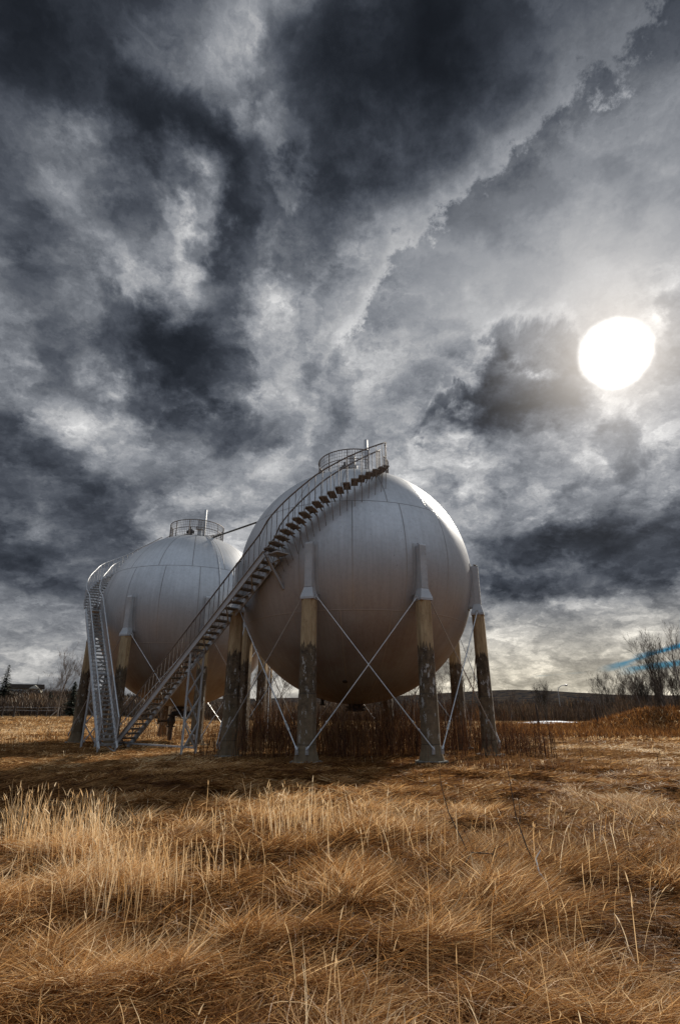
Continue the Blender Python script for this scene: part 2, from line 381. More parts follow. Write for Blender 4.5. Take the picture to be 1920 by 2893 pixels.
m_foot = simple('footing_concrete', (.07, .06, .045), (.19, .18, .15), 6, .9, 0, .5)
m_steel = simple('grey_painted_steel', (.36, .365, .37), (.45, .45, .45), 2.5, .5, .2, .15)
m_rail = simple('rusted_handrail_steel', (.12, .095, .08), (.24, .21, .19), 8, .6, .3, .2)
m_dark = simple('dark_oily_steel', (.035, .032, .03), (.10, .09, .08), 8, .55, .4, .2)
m_tread = simple('grey_tread_steel', (.16, .155, .145), (.30, .295, .28), 9, .55, .4, .3)
m_treadwood = simple('worn_dark_tread', (.13, .11, .09), (.28, .25, .215), 9, .75, 0., .4)
m_galv = simple('galvanised_rod', (.42, .42, .42), (.60, .60, .59), 10, .42, .6, .1)
m_bark = simple('pale_bark', (.11, .085, .065), (.26, .22, .18), 3, .9, 0, .4)
m_bark2 = simple('dark_bark', (.035, .027, .02), (.09, .07, .05), 3, .9, 0, .4)
m_twig = simple('brown_twigs', (.055, .036, .026), (.14, .10, .075), .7, .9, 0, .0)
m_post = simple('fence_timber', (.022, .016, .012), (.06, .042, .03), 3, .9, 0, .4)
m_needle = simple('spruce_needles', (.012, .018, .010), (.04, .045, .022), 2., .85, 0, 0)
m_wall = simple('cream_siding', (.40, .37, .31), (.50, .47, .40), 2, .8, 0, .1)
m_roof = simple('brown_shingles', (.010, .009, .009), (.024, .020, .018), 3, .9, 0, .2, 0.)
m_glass = simple('window_glass', (.08, .09, .10), (.14, .15, .16), 2, .15, 0, 0)
m_white = simple('white_trim', (.70, .70, .68), (.82, .82, .80), 2, .6, 0, .05)
m_snow = simple('old_snow', (.62, .63, .66), (.82, .83, .86), .6, .8, 0, .3)

def mat_blades(name, stops, transl=.4, attr='tint', rough=.7):
    m, T, out = newmat(name)
    a = T.n('ShaderNodeAttribute'); a.attribute_name = attr
    c = T.ramp(a.outputs['Fac'], stops)
    d = T.n('ShaderNodeBsdfDiffuse'); T.L.new(c, d.inputs[0])
    t = T.n('ShaderNodeBsdfTranslucent'); T.L.new(c, t.inputs[0])
    g = T.n('ShaderNodeBsdfGlossy'); g.inputs[1].default_value = .45; g.inputs[0].default_value = (.8, .78, .72, 1)
    ms = T.n('ShaderNodeMixShader'); ms.inputs[0].default_value = transl
    T.L.new(d.outputs[0], ms.inputs[1]); T.L.new(t.outputs[0], ms.inputs[2])
    m2 = T.n('ShaderNodeMixShader'); m2.inputs[0].default_value = .02
    T.L.new(ms.outputs[0], m2.inputs[1]); T.L.new(g.outputs[0], m2.inputs[2])
    T.L.new(m2.outputs[0], out.inputs[0]); return m
m_grass = mat_blades('dry_grass', [(0., (.08, .028, .007)), (.3, (.26, .112, .032)), (.6, (.55, .31, .118)), (.85, (.80, .57, .31)), (1., (.86, .70, .47))], .42)
m_weed = mat_blades('weed_stems', [(0., (.022, .012, .008)), (.5, (.075, .032, .018)), (.8, (.17, .075, .03)), (1., (.34, .18, .07))], .2)
m_brush = mat_blades('brush_twigs', [(0., (.018, .013, .010)), (.5, (.060, .040, .028)), (.85, (.13, .085, .055)), (1., (.24, .15, .08))], .15)

def mat_ground():
    m, T, out = newmat('thatch_ground')
    g = T.n('ShaderNodeNewGeometry').outputs['Position']; x, y, z = T.sep(g)
    n1 = T.noise(g, 1.6, 8, .7); n2 = T.noise(g, .08, 6, .6); n3 = T.noise(g, 14., 5, .7)
    near = T.mix(T.mr(n1, .35, .68), (.035, .014, .006), (.17, .075, .025))
    near = T.mix(T.math('MULTIPLY', T.mr(n3, .4, .7), .5), near, (.36, .21, .09))
    far = T.mix(T.mr(n2, .4, .62), (.10, .062, .032), (.26, .16, .075))
    woods = T.mix(T.mr(T.noise(g, .045, 8, .7), .42, .58), (.007, .011, .017), (.060, .046, .034))
    d = T.vm('LENGTH', g)
    c = T.mix(T.mr(d, 40., 110.), near, far); c = T.mix(T.mr(d, 420., 700.), c, woods)
    principled(T, out, c, .95, 0, T.math('ADD', n1, n3), .7, .06, 0.); return m
m_ground = mat_ground()

# ------------------------------------------------------------------ terrain
def terrain(x, y):
    x = np.asarray(x, float); y = np.asarray(y, float)
    d = np.hypot(x, y)
    rel = 1-sst(14, 60, d)*.6
    z = (fbm(x*.95, y*1.15, 3, 3)-.5)*.30*rel + (fbm(x*2.6, y*2.9, 13, 2)-.5)*.16*(1-sst(9, 20, d)) + (fbm(x*.25+5, y*.3, 9, 2)-.5)*.22*sst(2, 9, d)
    # flattened around the tank footings
    for cx, cy in ((.63, 22.95), (-9.07, 32.2)):
        q = np.hypot(x-cx, y-cy); z = z*(.25+.75*sst(6.2, 9.5, q))
    z = z*(1-.75*sst(70, 130, d))
    az = np.degrees(np.arctan2(x, y))
    # low berm on the right
    ridge = np.exp(-((y-(47+.1*(x-20)))/3.6)**2)
    hh = .34*sst(9, 14, x)+1.25*sst(19, 26.5, x)-.3*sst(38, 60, x)
    z = z+ridge*hh*(.86+.28*fbm(x*.5, y*.5, 21, 3))
    # gentle rise then bank on the left
    l = 1-sst(-24, -12, az)
    z = z+l*(.9*sst(60, 95, d)+4.0*sst(100, 190, d)+3*sst(190, 300, d))
    # ground falls away on the right and climbs to far hills
    r = sst(-24, -5, az)
    z = z-r*(.35*sst(75, 160, d))
    z = z+sst(300, 900, d)*6
    hills = sst(900, 2100, d)*.80*(52+26*fbm(x*.0016, y*.0016+3, 41, 4)+14*fbm(x*.006, y*.006, 43, 3))*(1-.3*l)
    hills = hills*(.72+.4*np.exp(-((az-17)/9.)**2)+.10*np.exp(-((az-33)/7.)**2))
    return z+hills
rad = np.concatenate([np.linspace(0, 12, 70)[:-1], np.linspace(12, 60, 130)[:-1], np.geomspace(60, 3600, 110)])
NA = 420
# dense fan ahead, coarse behind
aa = np.concatenate([np.linspace(-65, 65, NA), np.linspace(65, 295, 80)[1:-1]])
aa = np.radians(aa); NAA = len(aa)
rr, tt = np.meshgrid(rad, aa, indexing='ij')
gx = rr*np.sin(tt); gy = rr*np.cos(tt); gz = terrain(gx, gy)
vs = np.stack([gx, gy, gz], -1).reshape(-1, 3)
def np_mesh(name, verts, quads, mat, attr=None, smooth=False):
    me = bpy.data.meshes.new(name)
    me.vertices.add(len(verts)); me.vertices.foreach_set('co', np.ascontiguousarray(verts, np.float32).ravel())
    me.loops.add(quads.size); me.loops.foreach_set('vertex_index', np.ascontiguousarray(quads, np.int32).ravel())
    me.polygons.add(len(quads)); me.polygons.foreach_set('loop_start', np.arange(0, quads.size, quads.shape[1], dtype=np.int32))
    try: me.polygons.foreach_set('loop_total', np.full(len(quads), quads.shape[1], np.int32))
    except Exception: pass
    if smooth: me.polygons.foreach_set('use_smooth', np.ones(len(quads), bool))
    if attr is not None:
        at = me.attributes.new('tint', 'FLOAT', 'POINT'); at.data.foreach_set('value', np.ascontiguousarray(attr, np.float32))
    me.materials.append(mat); me.update(calc_edges=True)
    o = bpy.data.objects.new(name, me); col.objects.link(o); return o
i, j = np.meshgrid(np.arange(len(rad)-1), np.arange(NAA), indexing='ij')
k = (j+1) % NAA
q = np.stack([i*NAA+j, (i+1)*NAA+j, (i+1)*NAA+k, i*NAA+k], -1).reshape(-1, 4)
g_o = np_mesh('ground', vs, q, m_ground, smooth=True); tag(g_o, kind='structure')
def tz(x, y): return float(terrain(np.array([x]), np.array([y]))[0])

# ------------------------------------------------------------------ ribbons (grass, stems, twigs) in bulk
def ribbons(root, head, length, tilt0, tilt1, width, tint, seg, kink=None):
    """root Nx3, heading angle, length, start/end tilt from vertical, width, tint -> verts, quads, tint"""
    n = len(root); pts = [root.copy()]; p = root.copy()
    hx, hy = np.sin(head), np.cos(head)
    for s in range(seg):
        f = (s+.5)/seg
        tl = tilt0+(tilt1-tilt0)*f
        hd = head+(kink*f if kink is not None else 0)
        st = length/seg
        p = p+np.stack([np.sin(tl)*np.sin(hd)*st, np.sin(tl)*np.cos(hd)*st, np.cos(tl)*st], -1)
        pts.append(p)
    wa = head+pi/2+rng.normal(0, .5, n)
    wx = np.stack([np.sin(wa), np.cos(wa), rng.normal(0, .35, n)], -1)
    V = np.zeros((n, seg+1, 2, 3))
    for s in range(seg+1):
        wd = width*(1.0 if s < seg else .25)*.5
        V[:, s, 0] = pts[s]-wx*wd[:, None]; V[:, s, 1] = pts[s]+wx*wd[:, None]
    base = np.arange(n)[:, None]*((seg+1)*2)
    Q = []
    for s in range(seg):
        Q.append(np.stack([base[:, 0]+2*s, base[:, 0]+2*s+1, base[:, 0]+2*s+3, base[:, 0]+2*s+2], -1))
    Q = np.stack(Q, 1).reshape(-1, 4)
    return V.reshape(-1, 3), Q, np.repeat(tint, (seg+1)*2)
def merge(parts):
    V = []; Q = []; A = []; b = 0
    for v, q_, a in parts:
        V.append(v); Q.append(q_+b); A.append(a); b += len(v)
    return np.concatenate(V), np.concatenate(Q), np.concatenate(A)

def in_foot(x, y):
    bad = np.zeros(len(x), bool)
    for cx, cy, th in ((.634, 22.947, -.3338), (-9.075, 32.225, -.3381)):
        for kk in range(8):
            a = th+kk*pi/4; bad |= np.hypot(x-(cx+5.12*sin(a)), y-(cy-5.12*cos(a))) < .5
    return bad
def scatter(n, d0, d1, azmax=46, power=1.):
    u = rng.random(n); d = (d0**power+(d1**power-d0**power)*u)**(1/power)
    az = np.radians(rng.uniform(-azmax, azmax, n))
    return d*np.sin(az), d*np.cos(az), d
def thick(x, y):     # patches of standing pale stalks
    d = np.hypot(x, y)
    return fbm(x*.55+3, y*.55, 61, 3)
def heading(x, y):   # wind-combed direction field
    return 1.85+(fbm(x*.22, y*.22, 71, 2)-.5)*3.4+(fbm(x*.9, y*.9, 75, 2)-.5)*2.6

parts = []
def mat_grass(n, d0, d1, seg, Lm, wk, power):
    x, y, d = scatter(n, d0, d1, 44 if d0 < 20 else 40, power)
    ok = ~in_foot(x, y) & (rng.random(n) < .22+6*np.clip(fbm(x*1.9+7, y*2.1, 131, 3)-.36, 0, 1)); x, y, d = x[ok], y[ok], d[ok]
    n = len(x); z = terrain(x, y)
    clump = fbm(x*1.6, y*1.6, 81, 3); big = fbm(x*.16, y*.16+8, 85, 3)
    L = Lm*(.55+.9*rng.random(n))*(.8+.5*clump)
    mat_ = sst(9.5, 12.5, d)*(1-sst(30, 45, d))            # trodden flat near the tanks; also masks the shadow tint
    up = np.clip((clump-.42)*3, 0, 1)
    t0 = np.radians(rng.uniform(50, 92, n)*(1-.26*up)); t0 = t0+(R(78)-t0)*mat_*.75; t1 = t0+np.radians(rng.uniform(8, 50, n))*(1.2-.7*up)*(1-.7*mat_)
    t1 = np.minimum(t1, R(98))
    w = np.maximum(.0036, wk*d)*rng.uniform(.6, 1.3, n)
    tint = np.clip(.06+.64*rng.random(n)**1.25+.9*(big-.5)+1.0*(clump-.5)+.10-.17*mat_*(1-sst(18, 24, d)), .0, .93)  # tank shadow band put into blade colour, darker and redder
    hd = heading(x, y)+rng.normal(0, .62, n)+(rng.random(n) < .24)*rng.uniform(-2.5, 2.5, n)
    # far field shorter
    return ribbons(np.stack([x, y, z-.02], -1), hd, L, t0, t1, w, tint, seg, rng.normal(0, .8, n))
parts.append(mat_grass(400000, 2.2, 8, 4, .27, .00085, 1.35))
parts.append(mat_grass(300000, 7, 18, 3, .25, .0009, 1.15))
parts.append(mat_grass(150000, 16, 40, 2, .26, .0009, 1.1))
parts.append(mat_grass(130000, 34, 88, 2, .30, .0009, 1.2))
def mound_grass(n):
    az = np.radians(rng.uniform(14, 42, n)); d = rng.uniform(38, 60, n); x = d*np.sin(az); y = d*np.cos(az); z = terrain(x, y)
    t0 = np.radians(rng.uniform(5, 75, n))
    parts.append(ribbons(np.stack([x, y, z-.03], -1), rng.uniform(0, 2*pi, n), rng.uniform(.25, .6, n), t0, t0+rng.uniform(.1, .9, n), .0009*d, np.clip(rng.normal(.16, .16, n), 0, .9), 2))
mound_grass(60000)
V, Q, A = merge(parts)
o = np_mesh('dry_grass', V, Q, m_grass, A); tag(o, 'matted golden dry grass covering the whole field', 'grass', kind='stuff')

# standing stalks with seed heads
parts = []
def stalks(n, d0, d1, cond, seg=4, Lr=(.35, .75), wk=.0010):
    x, y, d = scatter(n, d0, d1, 44, 1.2)
    keep = cond(x, y, d) > rng.random(n); keep &= ~in_foot(x, y)
    x, y, d = x[keep], y[keep], d[keep]; n = len(x)
    if n == 0: return
    z = terrain(x, y); L = rng.uniform(*Lr, n)
    hd = rng.uniform(0, 2*pi, n)*.35+1.9; t0 = np.radians(rng.uniform(-4, 16, n)); t1 = t0+np.radians(rng.uniform(2, 38, n))
    w = np.maximum(.0034, wk*d)*rng.uniform(.7, 1.1, n)
    tint = np.clip(rng.normal(.80, .12, n), .35, 1.)
    r0 = np.stack([x, y, z-.02], -1)
    a = ribbons(r0, hd, L, t0, t1, w, tint, seg); parts.append(a)
    tips = a[0].reshape(n, seg+1, 2, 3)[:, -1].mean(1); 
    hsel = rng.random(n) < .6
    tips = tips[hsel]; m_ = len(tips)
    parts.append(ribbons(tips, hd[hsel], rng.uniform(.05, .11, m_), t1[hsel], t1[hsel]+.3, w[hsel]*1.5, np.clip(tint[hsel]+.05, 0, 1), 2))
left = lambda x, y, d: np.clip((thick(x, y)-.44)*7, 0, 1)*(.012+.988*(1-sst(-2.2, 1.0, x)))*sst(4.6, 5.6, y)*(1-sst(6.6, 9.0, y))
stalks(30000, 4.5, 12, left, 4, (.18, .62), .0008)
stalks(900, 2.6, 9, lambda x, y, d: .4+0*x, 5, (.2, .5))
stalks(30000, 9, 18, lambda x, y, d: np.clip((thick(x+30, y)-.5)*4, 0, 1)*sst(-6, 4, x)*.12, 3, (.08, .2), .0006)
stalks(50000, 22, 62, lambda x, y, d: np.clip((thick(x*.4, y*.4)-.42)*4, 0, 1)*.5*(1-sst(14, 24, d)*(1-sst(24, 30, d))), 2, (.08, .20), .0006)
V, Q, A = merge(parts)
o = np_mesh('standing_grass', V, Q, m_grass, A); tag(o, 'pale upright grass stalks with seed heads standing above the matted grass', 'grass', kind='stuff')

# brown weed thicket below the tanks
parts = []
def weeds(n, region, hr, tintm, w0=.013, br=5):
    x, y = region(n); ok = ~in_foot(x, y) & (rng.random(len(x)) < .25+2.2*np.clip(fbm(x*.8+4, y*.8, 97, 2)-.32, 0, 1)); x, y = x[ok], y[ok]; n = len(x)
    z = terrain(x, y); L = rng.uniform(*hr, n)*(.6+.8*fbm(x*.5, y*.5, 91, 2))
    hd = rng.uniform(0, 2*pi, n); t0 = np.radians(rng.normal(0, 9, n)); t1 = t0+np.radians(rng.normal(0, 14, n))
    L = L*(.45+.75*rng.random(n)**.6)
    tint = np.clip(rng.normal(tintm, .22, n)+.9*(fbm(x*.4, y*.4, 95, 2)-.5), 0, 1)
    r0 = np.stack([x, y, z-.02], -1)
    parts.append(ribbons(r0, hd, L, t0, t1, np.full(n, w0)*rng.uniform(.6, 1.3, n), tint, 3))
    for b in range(br):
        f = rng.uniform(.35, .95, n)
        rb = r0+np.stack([np.zeros(n), np.zeros(n), L*f], -1)
        parts.append(ribbons(rb, rng.uniform(0, 2*pi, n), L*rng.uniform(.12, .3, n), np.radians(rng.uniform(15, 50, n)), np.radians(rng.uniform(5, 30, n)), np.full(n, w0*.6), np.clip(tint+.12, 0, 1), 2))
def reg_main(n):
    x = rng.uniform(-4.6, 8.0, n); y = rng.uniform(20.2, 29, n)
    k_ = (np.hypot(x-.63, (y-24)) < 5.4+2.6*rng.random(n)+1.2*(fbm(x*.7, y*.7, 141, 2)-.5)) & ~((x < -3.2) & (y < 21.5)); return x[k_], y[k_]
def reg_front(n):
    x = rng.uniform(-3.6, 7.6, n); y = rng.uniform(19.6, 22, n); return x, y
def reg_left(n):
    x = rng.uniform(-15, -3, n); y = rng.uniform(27, 38, n); k_ = ~((x < -8.5) & (y < 29)); return x[k_], y[k_]
weeds(7500, reg_main, (.8, 1.75), .41)
weeds(1000, reg_front, (.5, 1.3), .45)
weeds(260, lambda n: (rng.uniform(-6, 10, n), rng.uniform(17.2, 21.5, n)), (.2, .7), .5)
weeds(1800, reg_left, (.6, 1.2), .75)
weeds(500, lambda n: (rng.uniform(-5.0, -2.0, n), rng.uniform(19.5, 24, n)), (.4, .9), .8)
weeds(420, lambda n: (rng.uniform(-24, -12, n), rng.uniform(20, 27, n)), (.25, .6), .6)
weeds(260, lambda n: (rng.uniform(3.0, 6.5, n), rng.uniform(14.5, 16.5, n)), (.18, .42), .7, .014)
V, Q, A = merge(parts)
o = np_mesh('weeds', V, Q, m_weed, A); tag(o, 'thicket of thin reddish brown dead weed stems growing under the round tanks', 'weeds', kind='stuff')

# brush belts far behind
parts = []
def brush(n, azr, dr, hr, wk, tintm, seed):
    az = np.radians(rng.uniform(*azr, n)); d = rng.uniform(*dr, n); x = d*np.sin(az); y = d*np.cos(az); z = terrain(x, y)
    H = rng.uniform(*hr, n)*(.55+.9*fbm(x*.11, y*.11, seed, 3)); tint = np.clip(rng.normal(tintm, .17, n)+.9*(fbm(x*.07, y*.07, seed+4, 2)-.5), 0, 1)
    hd = rng.uniform(0, 2*pi, n)
    r0 = np.stack([x, y, z-.1], -1)
    parts.append(ribbons(r0, hd, H, np.radians(rng.uniform(0, 14, n)), np.radians(rng.uniform(5, 35, n)), wk*d, tint, 3))
    for b in range(3):
        f = rng.uniform(.2, .9, n); rb = r0+np.stack([np.zeros(n), np.zeros(n), H*f], -1)
        parts.append(ribbons(rb, rng.uniform(0, 2*pi, n), H*rng.uniform(.2, .45, n), np.radians(rng.uniform(20, 60, n)), np.radians(rng.uniform(0, 40, n)), wk*d*.6, np.clip(tint+.1, 0, 1), 2))
brush(9000, (-40, -17), (106, 150), (1.0, 2.8), .0011, .58, 101)
brush(6000, (-40, -19), (150, 235), (1.4, 3.0), .0012, .18, 105)
brush(11000, (-17, 42), (122, 190), (1.4, 4.0), .0011, .55, 111)
brush(7000, (-17, 42), (190, 330), (2.5, 6.5), .0011, .40, 115)
brush(5000, (26, 42), (70, 110), (1.4, 3.2), .0011, .70, 119)
V, Q, A = merge(parts)
o = np_mesh('scrub', V, Q, m_brush, A); tag(o, 'belt of leafless brown brush and willow scrub beyond the field', 'brush', kind='stuff')

# ------------------------------------------------------------------ the two tanks
RAIL = .98; RS = 5.0; ZC = 6.76; RL = 5.122; ZT = 5.11; H1 = ZC
proto = {}
def leg_mesh():
    mb = MB(); rings = []
    def octo(w, c, z): 
        h = w/2; k_ = h-c
        return [(-k_, -h, z), (k_, -h, z), (h, -k_, z), (h, k_, z), (k_, h, z), (-k_, h, z), (-h, k_, z), (-h, -k_, z)]
    for w, z in ((.74, -.1), (.74, .0), (.70, .09), (.58, .34), (.535, .52), (.525, 1.2), (.515, 2.0), (.50, 2.04), (.475, 3.5), (.46, ZT)):
        rings.append(octo(w, w*.22, z))
    mb.quadstrip(rings); return mb
def make_leg(tank):
    lg = leg_mesh().build('leg', m_conc, tank, bevel=.012)
    mb = MB(); prof = [(.50, -.12), (.52, .0), (.515, .04), (.48, .055)]; mb.lathe(prof, 18); mb.build('footing', m_foot, lg, smooth='auto')
    mb = MB()
    # splayed cap on the concrete
    mb.quadstrip([[(-.245, -.245, ZT-.05), (.245, -.245, ZT-.05), (.245, .245, ZT-.05), (-.245, .245, ZT-.05)],
                  [(-.245, -.245, ZT+.03), (.245, -.245, ZT+.03), (.245, .245, ZT+.03), (-.245, .245, ZT+.03)],
                  [(-.145, -.15, ZT+.38), (.145, -.15, ZT+.38), (.145, .12, ZT+.38), (-.145, .12, ZT+.38)]])
    # lugs for the rods
    for s in (-1, 1): mb.box((s*.262, .0, ZT+.06), (.05, .10, .12))
    # channel up the shell: web, two flanges, rolled top, bolt rows
    z0, z1 = ZT+.38, 7.02
    mb.box((0, -.155, (z0+z1)/2), (.27, .018, z1-z0))
    for s in (-1, 1): mb.box((s*.128, -.035, (z0+z1)/2-.004), (.016, .22, z1-z0-.01))
    cap = []
    for t in range(7):
        a = pi/2*t/6
        cap.append([(-.139, -.166+.16*(1-cos(a)), z1+.11*sin(a)), (.139, -.166+.16*(1-cos(a)), z1+.11*sin(a)), (.139, -.150+.16*(1-cos(a)), z1-.02+.11*sin(a)), (-.139, -.150+.16*(1-cos(a)), z1-.02+.11*sin(a))])
    mb.quadstrip(cap)
    for t in range(8):
        for s in (-1, 1): mb.box((s*.085, -.170, z0+.15+t*.18), (.022, .016, .022))
    # curved doubler plate against the shell and the side webs that carry it
    rows_ = []
    for t in range(13):
        z = 5.30+t*(7.16-5.30)/12
        ring = []
        for s_, rr_ in ((-1, 5.004), (-.33, 5.004), (.33, 5.004), (1, 5.004), (1, 5.03), (.33, 5.03), (-.33, 5.03), (-1, 5.03)):
            xx = s_*.23; yh = sqrt(rr_**2-(z-ZC)**2-xx*xx); ring.append((xx, RL-yh, z))
        rows_.append(ring)
    mb.quadstrip(rows_)
    for s in (-1, 1):
        rows_ = []
        for t in range(9):
            z = 5.36+t*(7.06-5.36)/8
            yb = RL-sqrt(5.02**2-(z-ZC)**2-.1**2)
            rows_.append([(s*.112-.006, -.14, z), (s*.112+.006, -.14, z), (s*.112+.006, yb, z), (s*.112-.006, yb, z)])
        mb.quadstrip(rows_)
    mb.build('bracket', m_steel, lg, bevel=.004)
    for s in (-1, 1):
        mb = MB(); mb.box((s*.17, -.358, .36), (.10, .022, .22)); mb.box((s*.17, -.375, .37), (.03, .03, .12))
        mb.build('anchor_plate', m_galv, lg)
    return lg
def rod_pts(s):
    # from leg 0 top lug to leg at angle s*45deg base
    a = s*pi/4
    p = Vector((s*.262*1.0, -RL, ZT+.05))
    u = Vector((cos(a), sin(a), 0)); out_ = Vector((sin(a), -cos(a), 0))
    q_ = out_*(RL+.365)+u*(-s*.17)+Vector((0, 0, .40))
    return p, q_
def make_rod(tank, s):
    p, q_ = rod_pts(s); mb = MB(); mb.tube([p, p.lerp(q_, .5)-Vector((0, 0, .015)), q_], .019, 8)
    rd = mb.build('brace_rod', m_galv, tank, smooth='auto')
    t = (q_-p).normalized(); mb = MB(); c = p.lerp(q_, .86)
    up = Vector((0, 0, 1)); a = t.cross(up).normalized()
    for e in (-1, 1): mb.tube([c+t*e*.17, c+t*e*.11], .036, 8)
    for e in (-1, 1): mb.bar(c-t*.13+a*e*.032, c+t*.13+a*e*.032, .014, .03)
    mb.build('turnbuckle', m_galv, rd, smooth='auto')
    MB().tube([q_-t*.10, q_+t*.02], .034, 8).build('clevis', m_galv, rd, smooth='auto')
    return rd

def stair(tank, base, land, phis, mirror, width=.68, tower=None, name='staircase', ladder_land=True):
    """base, land: tank-local points of the straight flight; phis: function z->azimuth (deg); rh from the shell"""
    base = Vector(base); land = Vector(land); sg = -1 if mirror else 1
    run = Vector((land.x-base.x, land.y-base.y, 0)); L = run.length; u = run.normalized()
    side = Vector((u.y, -u.x, 0))*sg     # towards the outside (handrail) of the tank side
    ctr = Vector((land.x, land.y, 0))
    if side.dot(ctr) < 0: side = -side
    N = int(round(land.z/.197)); st = MB(); strs = []
    hw = width/2
    for s in (-1, 1):
        o_ = side*hw*s
        p = base+o_+Vector((0, 0, -.06)); q_ = land+o_+Vector((0, 0, -.06))
        sm = MB(); sm.bar(p, q_, .045, .25)
        sm.bar(p+Vector((0, 0, .128))+side*s*.02, q_+Vector((0, 0, .128))+side*s*.02, .09, .014); strs.append(sm)
    stc = None
    tr = []
    for k_ in range(1, N):
        f = k_/N; c = base.lerp(land, f); tr.append((c+Vector((0, 0, .0)), u.copy(), side.copy(), width-.05, .20))
    # diagonal lacing under the flight
    M_ = 14
    for k_ in range(M_):
        a = base.lerp(land, k_/M_)+side*hw*(1 if k_ % 2 else -1)*.93-Vector((0, 0, .13)); b = base.lerp(land, (k_+1)/M_)-side*hw*(1 if k_ % 2 else -1)*.93-Vector((0, 0, .13))
        st.bar(a, b, .05, .03)
    # landing plate with gusset to the shell and raking strut
    inn = -side
    st.box(land+Vector((0, 0, .0))+u*.22+inn*.1, (.55, .62, .04), Matrix.Rotation(math.atan2(side.y, side.x), 4, 'Z'))
    stc = []
    rad_l = Vector((land.x, land.y, 0)).normalized()
    foot = rad_l*sqrt(5.0**2-(land.z-1.15-ZC)**2)+Vector((0, 0, land.z-1.15))
    st.bar(land+side*hw*.9, foot+u*.1, .09, .07)
    # curved flight
    zs = []; z = land.z+.19
    path = []
    while z < 11.46:
        ph = R(phis(z)); rs_ = 5.5 if not mirror else 5.5+.20*float(sst(8.3, 9.2, z)); rn = sqrt(max(rs_**2-(z-ZC)**2, 0))
        if z > 10.4: rn = min(rn, 4.15+(.3 if mirror else 0)-(z-10.4)*2.0)
        out_ = Vector((sin(ph), -cos(ph), 0)); c = out_*rn+Vector((0, 0, z)); path.append((c, out_))
        z += .197
    for k_, (c, out_) in enumerate(path):
        t = Vector((-out_.y, out_.x, 0))*sg
        tr.append((c, t, out_, width-.05, .26))
        # strut from the outer end and bracket from the inner end down to the shell
        sm = MB(); pz = max(c.z-.95, 5.6); rr_ = sqrt(max(5.0**2-(pz-ZC)**2, .1)); rc = Vector((c.x, c.y, 0)).length
        if rr_ < rc+.35: sm.tube([c+out_*(hw-.03)+Vector((0, 0, -.03)), out_*rr_+Vector((0, 0, pz))], .011, 5)
        ri = rc-hw; zi = c.z-.02; rsh = sqrt(max(5.01**2-(zi-ZC)**2, 0))
        if rsh < ri+.1: sm.bar(c-out_*(hw-.08)+Vector((0, 0, -.062)), out_*rsh+Vector((0, 0, zi-.045)), .03, .05)
        tr[-1] = tr[-1]+(sm,)
    so_ = st.build(name, m_steel, tank)
    for sm in strs: sm.build('stringer', m_steel, so_)
    for k_, (c, t, sd, w, dp, *sm) in enumerate(tr):
        mb = sm[0] if sm else MB(); a = t*dp/2; b = sd*w/2
        mb.quadstrip([[c-a-b+Vector((0, 0, h)), c+a-b+Vector((0, 0, h)), c+a+b+Vector((0, 0, h)), c-a+b+Vector((0, 0, h))] for h in (-.04, 0)])
        mb.bar(c-a-b*.98+Vector((0, 0, -.055)), c-a+b*.98+Vector((0, 0, -.055)), .012, .05)
        mb.build('tread', m_tread if (mirror or k_ < N-1) else m_treadwood, so_)
    # handrails both sides with balusters
    for s in (1, -1):
        mb = MB(); top = []
        for k_ in range(1, N, 1):
            c = base.lerp(land, k_/N)+side*hw*s
            if k_ == 1 or k_ % 1 == 0: pass
            tp = c+Vector((0, 0, RAIL)); top.append(tp)
            mb.tube([c+Vector((0, 0, -.05)), tp], .013 if 1 < k_ else .028, 5)
        for k_, (c, out_) in enumerate(path):
            hwk = hw if s > 0 else hw
            c2 = c+out_*hwk*s; tp = c2+Vector((0, 0, RAIL)); 
            top.append(tp)
            mb.tube([c2+Vector((0, 0, -.04)), tp], .013 if not mirror else .017, 5)
        # rail end curls down to a newel
        mb.tube(top, .03, 7)
        mb.build('handrail', m_rail if not mirror else m_steel, so_)
    if tower is not None:
        mb = MB(); f = tower
        c = base.lerp(land, f); ps = []
        zt = c.z-.1
        for s in (-1, 1):
            for e in (-1, 1):
                p = c+side*hw*s*.86+u*e*.10
                if e == -1: ps.append(p)
                mb.bar((p.x-tank.location.x*0, p.y, -.15), (p.x, p.y, zt+e*.06), .07, .07) if e == -1 else None
        a, b = ps
        nb_ = 4
        for k_ in range(nb_):
            z0 = zt*k_/nb_+.15; z1 = min(zt*(k_+1)/nb_+.15, zt)
            mb.bar((a.x, a.y, z0), (b.x, b.y, z1), .035, .05); mb.bar((b.x+.02*u.x, b.y+.02*u.y, z0), (a.x+.02*u.x, a.y+.02*u.y, z1), .035, .05)
        mb.bar((a.x, a.y, zt-.05), (b.x, b.y, zt-.05), .06, .08)
        # sill strut on the ground back to the foot of the flight
        if not mirror: mb.bar((a.x, a.y, .22), (base.x, base.y, .20), .08, .06)
        mb.build('support_tower', m_steel, so_)
    return so_

